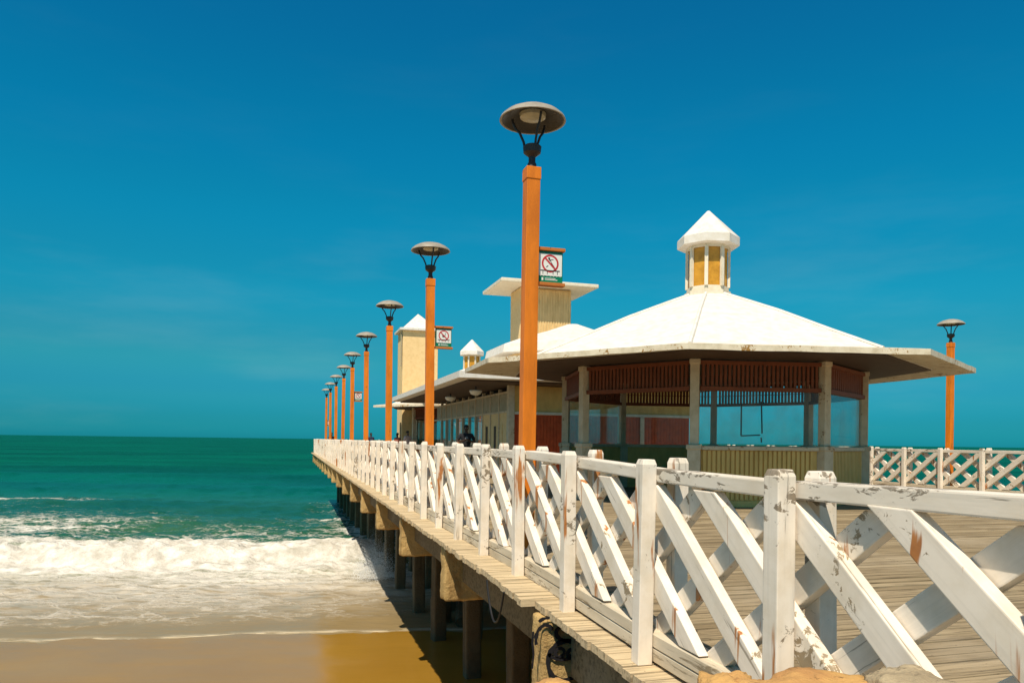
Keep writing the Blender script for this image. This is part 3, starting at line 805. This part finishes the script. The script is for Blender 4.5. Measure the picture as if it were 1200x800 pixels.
m = MB(); m.span((HX1 - .1, .13, 0), (HX1, HY1, 2.9)); m.build('far_side_wall', M['cream'], hall)
BAY = 1.10; nb = int(HY1 / BAY)
for i in range(nb):
    y0 = .15 + i * BAY; y1 = y0 + BAY
    m = MB(); m.span((HX0 - .03, y0 + .03, 2.13), (HX0 + .03, y1 - .03, 2.68)); fr = m.build('frieze_panel', M['frame'], hall)
    m = MB(); m.span((HX0 - .06, y0 - .03, 0), (HX0 + .06, y0 + .03, 2.86)); m.build('mullion', M['post_grey'], hall, bevel=.006)
    if i < 3:
        m = MB(); m.span((HX0 - .02, y0 + .03, .02), (HX0 + .03, y1 - .03, 2.06))
        if i != 1: m.span((HX0 - .04, y0 + .7, .02), (HX0 - .021, y0 + .95, 1.7))
        pl = m.build('door_leaf', M['cream'], hall)
        if i > 0:
            m = MB(); m.span((HX0 - .034, y0 + .42, .05), (HX0 - .022, y0 + .66, 1.65)); m.build('door_slot', M['dark_wood'], pl)
    else:
        m = MB(); m.span((HX0 - .008, y0 + .03, .35), (HX0 + .004, y1 - .03, 2.06)); m.build('window_pane', M['glass'], hall)
        m = MB(); m.span((HX0 - .03, y0 + .03, .02), (HX0 + .03, y1 - .03, .345)); m.build('plinth_panel', M['frame'], hall)
m = MB(); m.span((HX0 - .05, .14, 2.062), (HX0 + .05, HY1, 2.125)); m.span((HX0 - .05, .14, 2.685), (HX0 + .05, HY1, 2.745)); m.build('transom', M['post_grey'], hall)
m = MB(); rx0, rx1, ry0, ry1 = 4.65 - 9.8, 13.9 - 9.8, -1.5, HY1 + .2
def rr(k, z): return [(rx0 + k, ry0 + k, z), (rx1 - k, ry0 + k, z), (rx1 - k, ry1 - k, z), (rx0 + k, ry1 - k, z)]
m.loft([rr(.12, 2.96), rr(0, 2.98), rr(0, 3.17), rr(.35, 3.30), rr(2.8, 3.75)])
hr = m.build('roof', M['roof'], hall)
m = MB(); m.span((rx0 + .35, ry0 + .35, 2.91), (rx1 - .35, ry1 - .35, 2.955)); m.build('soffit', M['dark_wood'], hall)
# raised hipped crown on the hall roof
def oc2(r, z, rr2=None): return [(r * math.cos(R(-112.5 + 45 * i)) - .1, r * math.sin(R(-112.5 + 45 * i)) + 2.6, z) for i in range(8)]
m = MB(); m.loft([oc2(2.7, 3.2), oc2(2.7, 4.12)]); m.build('crown_wall', M['cream'], hall)
m = MB(); m.loft([oc2(3.15, 4.10), oc2(3.18, 4.12), oc2(3.12, 4.40), oc2(2.4, 4.66), oc2(1.2, 5.02), oc2(.22, 5.36)]); m.build('crown_roof', M['roof'], hall)
for k, (yy, wh) in enumerate(((1.0, 'nearest'), (5.0, 'middle'), (10.0, 'farthest'))):
    t = thing('ceiling_lamp', '%s of three white bowl lamps under the dark eaves of the hall' % wh, 'ceiling lamp', (5.75, 22.7 + yy, 2.905), 0, 'bowl lamps under the hall eaves')
    m = MB(); m.lathe([(.02, .003), (.02, -.10)], 8); m.build('stem', M['black_metal'], t)
    m = MB(); m.lathe([(.03, -.10), (.20, -.12), (.21, -.15), (.16, -.24), (.06, -.28)], 18); m.build('bowl', M['sign_white'], t, smooth=True)
o = MB(); o.span((-.28, -.02, 0), (.28, .02, .44)); o = o.build('notice_board', M['notice'], loc=(6.75, 37.6, 2.0), bevel=.01)
tag(o, 'small orange red notice board hanging beside the far kiosk', 'notice board')
p_ = MB(); p_.span((-.26, -.026, .16), (.26, -.021, .28)); b_ = p_.build('stripe', M['frieze'], o)
m = MB(); m.tube([(-.2, 0, .44), (-.2, 0, .80)], .01, 6); m.tube([(.2, 0, .44), (.2, 0, .80)], .01, 6); m.build('hanger', M['black_metal'], o)

# ------------------------------------------------------------------ towers
t1 = thing('tower', 'cream tower with a wide flat roof slab rising behind the hall', 'tower', (10.0, 29.9, 0), 0, 'cream towers on the pier')
m = MB(); m.span((-1.1, -.70, 0), (1.1, .70, 7.42)); m.build('shaft', M['cream'], t1, bevel=.02)
m = MB(); m.span((-.98, -.75, 5.25), (1.08, -.705, 7.35))
x = -.97
while x < 1.02: m.span((x, -.775, 5.26), (x + .06, -.752, 7.34)); x += .115
m.build('slatted_panel', M['panel_cream'], t1)
m = MB(); m.span((-2.13, -1.5, 7.44), (2.0, 1.5, 7.58)); m.build('roof_slab', M['cream_white'], t1, bevel=.02)
t2 = thing('tower', 'plain cream tower with a white pyramid cap at the far kiosk', 'tower', (7.55, 46.6, 0), 0, 'cream towers on the pier')
m = MB(); m.span((-1.08, -1.08, 0), (1.08, 1.08, 7.80)); m.build('shaft', M['cream'], t2, bevel=.02)
m = MB(); q = lambda k, z: [(-k, -k, z), (k, -k, z), (k, k, z), (-k, k, z)]
m.loft([q(1.28, 7.80), q(1.28, 7.92), q(1.05, 7.97), q(.02, 8.98)]); m.build('pyramid_cap', M['roof'], t2)
m = MB(); m.tube([(-1.15, -.95, 5.6), (-1.15, -.95, 7.7)], .045, 8); m.tube([(-1.15, -.95, 0), (-1.15, -.95, 2.2)], .045, 8); m.build('drainpipe', M['frame'], t2)

# ------------------------------------------------------------------ people
def skinned(name, verts, edges, radii, mat, parent=None, sub=2, root=0):
    me = bpy.data.meshes.new(name); me.from_pydata(verts, edges, [])
    o = bpy.data.objects.new(name + '_rig', me); C.objects.link(o)
    md = o.modifiers.new('s', 'SKIN')
    for i, r in enumerate(radii):
        r = r if isinstance(r, tuple) else (r, r)
        me.skin_vertices[0].data[i].radius = r
        me.skin_vertices[0].data[i].use_root = (i == root)
    md.use_smooth_shade = True
    o.modifiers.new('u', 'SUBSURF').levels = sub
    dg = bpy.context.evaluated_depsgraph_get()
    nm = bpy.data.meshes.new_from_object(o.evaluated_get(dg))
    bpy.data.objects.remove(o)
    nm.name = name
    nm.materials.clear(); nm.materials.append(mat)
    nm.polygons.foreach_set('use_smooth', [True] * len(nm.polygons))
    r = bpy.data.objects.new(name, nm); C.objects.link(r); r.parent = parent
    return r
def person(label, loc, rz, h, skin, shirt, shorts, pose='stand', print_=False):
    t = thing('person', label, 'person', loc, rz, 'people on the pier'); k = h / 1.75
    V, E, Rr = [], [], []
    def add(p, r, par=None):
        V.append(tuple(c * k for c in p)); Rr.append(r * k if not isinstance(r, tuple) else tuple(x * k for x in r))
        if par is not None: E.append((par, len(V) - 1))
        return len(V) - 1
    # faces -Y
    pel = add((0, 0, .95), (.13, .10)); sp = add((0, .01, 1.12), (.125, .09), pel); ch = add((0, .01, 1.32), (.15, .10), sp)
    nb_ = add((0, .015, 1.45), (.07, .065), ch); nk = add((0, .005, 1.52), .05, nb_); hd = add((0, -.01, 1.60), (.072, .085), nk); ht = add((0, -.005, 1.69), (.068, .08), hd)
    nose = None
    arms = []
    for s in (-1, 1):
        if pose == 'hold': pts = [((s * .19, .01, 1.40), .055), ((s * .30, -.02, 1.17), .042), ((s * .12, -.22, 1.20), .034), ((s * .05, -.26, 1.24), .03)]
        else: pts = [((s * .19, .01, 1.40), .055), ((s * .24, .02, 1.13), .042), ((s * .25, -.06, .90), .032), ((s * .245, -.09, .83), .03)]
        par = ch; ids = []
        for p, r in pts: par = add(p, r, par); ids.append(par)
        arms.append(ids)
        wr = Vector(pts[-1][0]); fd = (wr - Vector(pts[-2][0])).normalized(); sd = fd.cross(Vector((0, 0, 1)))
        if sd.length < .2: sd = fd.cross(Vector((0, 1, 0)))
        sd.normalize()
        for f, ln in enumerate((.075, .085, .08, .062)):
            b = add(tuple(wr + fd * .05 + sd * (f - 1.5) * .02), .010, ids[-1])
            b2 = add(tuple(wr + fd * (.05 + ln * .6) + sd * (f - 1.5) * .022 - Vector((0, 0, .01))), .009, b)
        b = add(tuple(wr + fd * .015 - sd * .035 * s), .011, ids[-1]); add(tuple(wr + fd * .05 - sd * .05 * s), .009, b)
    for s in (-1, 1):
        a = add((s * .095, 0, .86), .085, pel); b = add((s * .105, -.01, .48), .058, a); c = add((s * .11, .02, .10), .04, b)
        d = add((s * .115, -.02, .045), .042, c); add((s * .125, -.16, .03), .032, d)
    body = skinned('body', V, E, Rr, skin, t)
    # face: nose, eyes, ears
    m = MB()
    def ell(m, c, r, n=10):
        rings = []
        for i in range(1, n):
            th = math.pi * i / n
            rings.append([(k * (c[0] + r[0] * math.sin(th) * math.cos(2 * math.pi * j / n)), k * (c[1] + r[1] * math.sin(th) * math.sin(2 * math.pi * j / n)), k * (c[2] + r[2] * math.cos(th))) for j in range(n)])
        m.loft(rings)
    ell(m, (0, -.098, 1.615), (.014, .022, .022)); ell(m, (-.078, .0, 1.62), (.012, .02, .03)); ell(m, (.078, 0, 1.62), (.012, .02, .03)); ell(m, (0, -.088, 1.575), (.026, .010, .008))
    m.build('facial_features', skin, t, smooth=True)
    m = MB(); ell(m, (-.03, -.088, 1.64), (.011, .006, .007)); ell(m, (.03, -.088, 1.64), (.011, .006, .007)); m.build('eyes', M['sign_white'], t, smooth=True)
    m = MB(); ell(m, (0, .022, 1.685), (.086, .090, .070), 14); m.build('hair', M['hair'], t, smooth=True)
    # clothes: a looser skin round the same bones
    sv = [V[pel], V[sp], V[ch], V[nb_]]; se = [(0, 1), (1, 2), (2, 3)]; sr = [tuple(x * k for x in r) for r in ((.15, .118), (.148, .112), (.168, .118), (.082, .078))]
    for ids in arms:
        n0 = len(sv); a0, a1 = Vector(V[ids[0]]), Vector(V[ids[1]])
        sv += [tuple(a0), tuple(a0.lerp(a1, .75))]; se += [(2, n0), (n0, n0 + 1)]; sr += [.072 * k, .064 * k]
    st = skinned('shirt', sv, se, sr, shirt, t)
    pv_ = [V[pel]]; pe = []; pr_ = [(.148 * k, .118 * k)]
    for s in (-1, 1):
        n0 = len(pv_); pv_ += [(s * .10 * k, 0, .85 * k), (s * .11 * k, -.008 * k, .46 * k)]; pe += [(0, n0), (n0, n0 + 1)]; pr_ += [.102 * k, .085 * k]
    skinned('shorts', pv_, pe, pr_, shorts, t)
    if print_:
        m = MB(); ell(m, (0, -.235, 1.27), (.055, .012, .09)); m.build('held_phone', M['cloth_grey'], t, smooth=True)
    return t
person('man in black shirt holding a grey thing to his chest behind the railing', (5.36, 23.3, 0), -.15, 1.66, M['skin_dark'], M['cloth_black'], M['cloth_black'], 'hold', True)
person('person in pale pink shirt standing by the far kiosk, right one of a pair', (5.95, 39.6, 0), .5, 1.63, M['skin_brown'], M['cloth_pink'], M['cloth_blue'])
person('person in rust coloured shirt standing by the far kiosk, left one of a pair', (5.45, 40.0, 0), -.9, 1.52, M['skin_brown'], M['cloth_rust'], M['cloth_blue'])
person('small dark clothed figure alone between the far lamp posts', (5.05, 49.6, 0), .3, 1.58, M['skin_dark'], M['cloth_blue'], M['cloth_black'])
person('tiny dark figure at the seaward end of the pier beside the last lamp post', (2.75, 53.5, 0), .2, 1.6, M['skin_dark'], M['cloth_black'], M['cloth_black'])

# ------------------------------------------------------------------ splash against a pile
sp_ = MB(); rnd = random.Random(3)
cx, cy = 2.95, 27.6
for i in range(13000):
    jet = rnd.random()
    a = rnd.gauss(0, .26) + .45 * math.sin(jet * 9); h = abs(rnd.gauss(0, .36)) * (1.3 - .7 * min(1, abs(a)))
    x = cx + a * .8; y = cy + rnd.gauss(0, .35); z = SEA + .15 + h * 1.6
    r = rnd.uniform(.003, .013) * (1.2 - .45 * min(1.6, h))
    mt = Matrix.Rotation(rnd.uniform(0, 6), 3, Vector((rnd.random(), rnd.random(), .3)).normalized())
    vs = [mt @ Vector(p) * r + Vector((x, y, z)) for p in ((1, 0, 0), (-.6, .8, 0), (-.6, -.8, 0), (0, 0, 1.3))]
    sp_.add(vs, [(0, 1, 2), (0, 3, 1), (1, 3, 2), (2, 3, 0)])
spm = m_plain('spray', (0.8, 0.8, 0.78), 0.4, var=.05)
o = sp_.build('splash', spm, smooth=True); tag(o, 'white spray thrown up where the wave hits the pier piles', 'splash', kind='stuff')

# ------------------------------------------------------------------ light
LD = Vector((0.37, 0.52, -1.0)).normalized()
sun = bpy.data.lights.new('sun', 'SUN'); sun.energy = 5.0; sun.angle = R(0.5); sun.color = (1.0, 0.90, 0.74)
so = bpy.data.objects.new('sun', sun); C.objects.link(so)
so.rotation_euler = LD.to_track_quat('-Z', 'Y').to_euler(); so.location = (-10, -10, 30)
ts = -LD
wd = bpy.data.worlds.new('World'); SC.world = wd; wd.use_nodes = True
nt = wd.node_tree; bg = nt.nodes['Background']
sky = nt.nodes.new('ShaderNodeTexSky'); sky.sky_type = 'NISHITA'; sky.sun_disc = False
sky.sun_elevation = math.asin(ts.z); sky.sun_rotation = math.atan2(ts.x, ts.y)
sky.air_density = 1.0; sky.dust_density = 0.6; sky.ozone_density = 2.0; sky.altitude = 0
mx = nt.nodes.new('ShaderNodeMix'); mx.data_type = 'RGBA'; mx.blend_type = 'MULTIPLY'; mx.inputs[0].default_value = 1
tc = nt.nodes.new('ShaderNodeTexCoord'); sx = nt.nodes.new('ShaderNodeSeparateXYZ'); nt.links.new(tc.outputs['Generated'], sx.inputs[0])
rp = nt.nodes.new('ShaderNodeValToRGB'); rp.color_ramp.interpolation = 'EASE'
els = rp.color_ramp.elements
SKYT = ((0.0, (.025, .55, .86)), (.029, (.03, .48, .74)), (.057, (.045, .51, .72)), (.105, (.07, .61, .68)), (.196, (.035, .77, .84)),
        (.284, (.02, .86, .96)), (.364, (.015, .87, 1.03)), (.52, (.02, .80, 1.05)), (.66, (1.0, .95, .84)), (1.0, (1.15, .96, .78)))
while len(els) < len(SKYT): els.new(0.5)
for e, (p, c) in zip(els, SKYT): e.position = p; e.color = (*c, 1)
nt.links.new(sx.outputs[2], rp.inputs[0])
nt.links.new(sky.outputs[0], mx.inputs['A']); nt.links.new(rp.outputs[0], mx.inputs['B'])
# thin high cloud: faint paler streaks low in the sky
mp = nt.nodes.new('ShaderNodeMapping'); mp.inputs['Scale'].default_value = (2.2, 2.2, 11); nt.links.new(tc.outputs['Generated'], mp.inputs[0])
nz = nt.nodes.new('ShaderNodeTexNoise'); nz.inputs['Scale'].default_value = 1.5; nz.inputs['Detail'].default_value = 6; nz.inputs['Roughness'].default_value = .55
nt.links.new(mp.outputs[0], nz.inputs['Vector'])
mr = nt.nodes.new('ShaderNodeMapRange'); mr.interpolation_type = 'SMOOTHSTEP'
for i_, v_ in zip((1, 2, 3, 4), (.48, .78, 0, 1)): mr.inputs[i_].default_value = v_
nt.links.new(nz.outputs['Fac'], mr.inputs[0])
ca = nt.nodes.new('ShaderNodeMix'); ca.data_type = 'RGBA'; ca.blend_type = 'ADD'
ca.inputs['B'].default_value = (.28, .22, .12, 1)
m2 = nt.nodes.new('ShaderNodeMapRange'); m2.interpolation_type = 'SMOOTHSTEP'
for i_, v_ in zip((1, 2, 3, 4), (.16, .34, 1, .12)): m2.inputs[i_].default_value = v_
nt.links.new(sx.outputs[2], m2.inputs[0])
mm_ = nt.nodes.new('ShaderNodeMath'); mm_.operation = 'MULTIPLY'; nt.links.new(mr.outputs[0], mm_.inputs[0]); nt.links.new(m2.outputs[0], mm_.inputs[1])
nt.links.new(mm_.outputs[0], ca.inputs[0]); nt.links.new(mx.outputs[2], ca.inputs['A'])
nt.links.new(ca.outputs[2], bg.inputs['Color']); bg.inputs['Strength'].default_value = 0.092

# ------------------------------------------------------------------ camera
cam = bpy.data.cameras.new('camera'); cam.sensor_width = 36; cam.lens = 880 / 1200 * 36
cam.shift_y = 116.5 / 1200; cam.clip_start = 0.05; cam.clip_end = 30000
co = bpy.data.objects.new('camera', cam); C.objects.link(co)
F = Vector((SA, CA, 0)); Rv = Vector((CA, -SA, 0)); U = Vector((0, 0, 1))
ph = R(0.72)
r2 = Rv * math.cos(ph) + U * math.sin(ph); u2 = U * math.cos(ph) - Rv * math.sin(ph)
mt = Matrix((r2, u2, -F)).transposed().to_4x4(); mt.translation = (0, 0, EYE)
co.matrix_world = mt
SC.camera = co
vs = SC.view_settings; vs.view_transform = 'Standard'; vs.look = 'None'; vs.exposure = 0.14; vs.gamma = 1; vs.use_curve_mapping = False
SC.render.engine = 'CYCLES'
try:
    SC.cycles.use_denoising = True; SC.cycles.max_bounces = 6
except Exception: pass
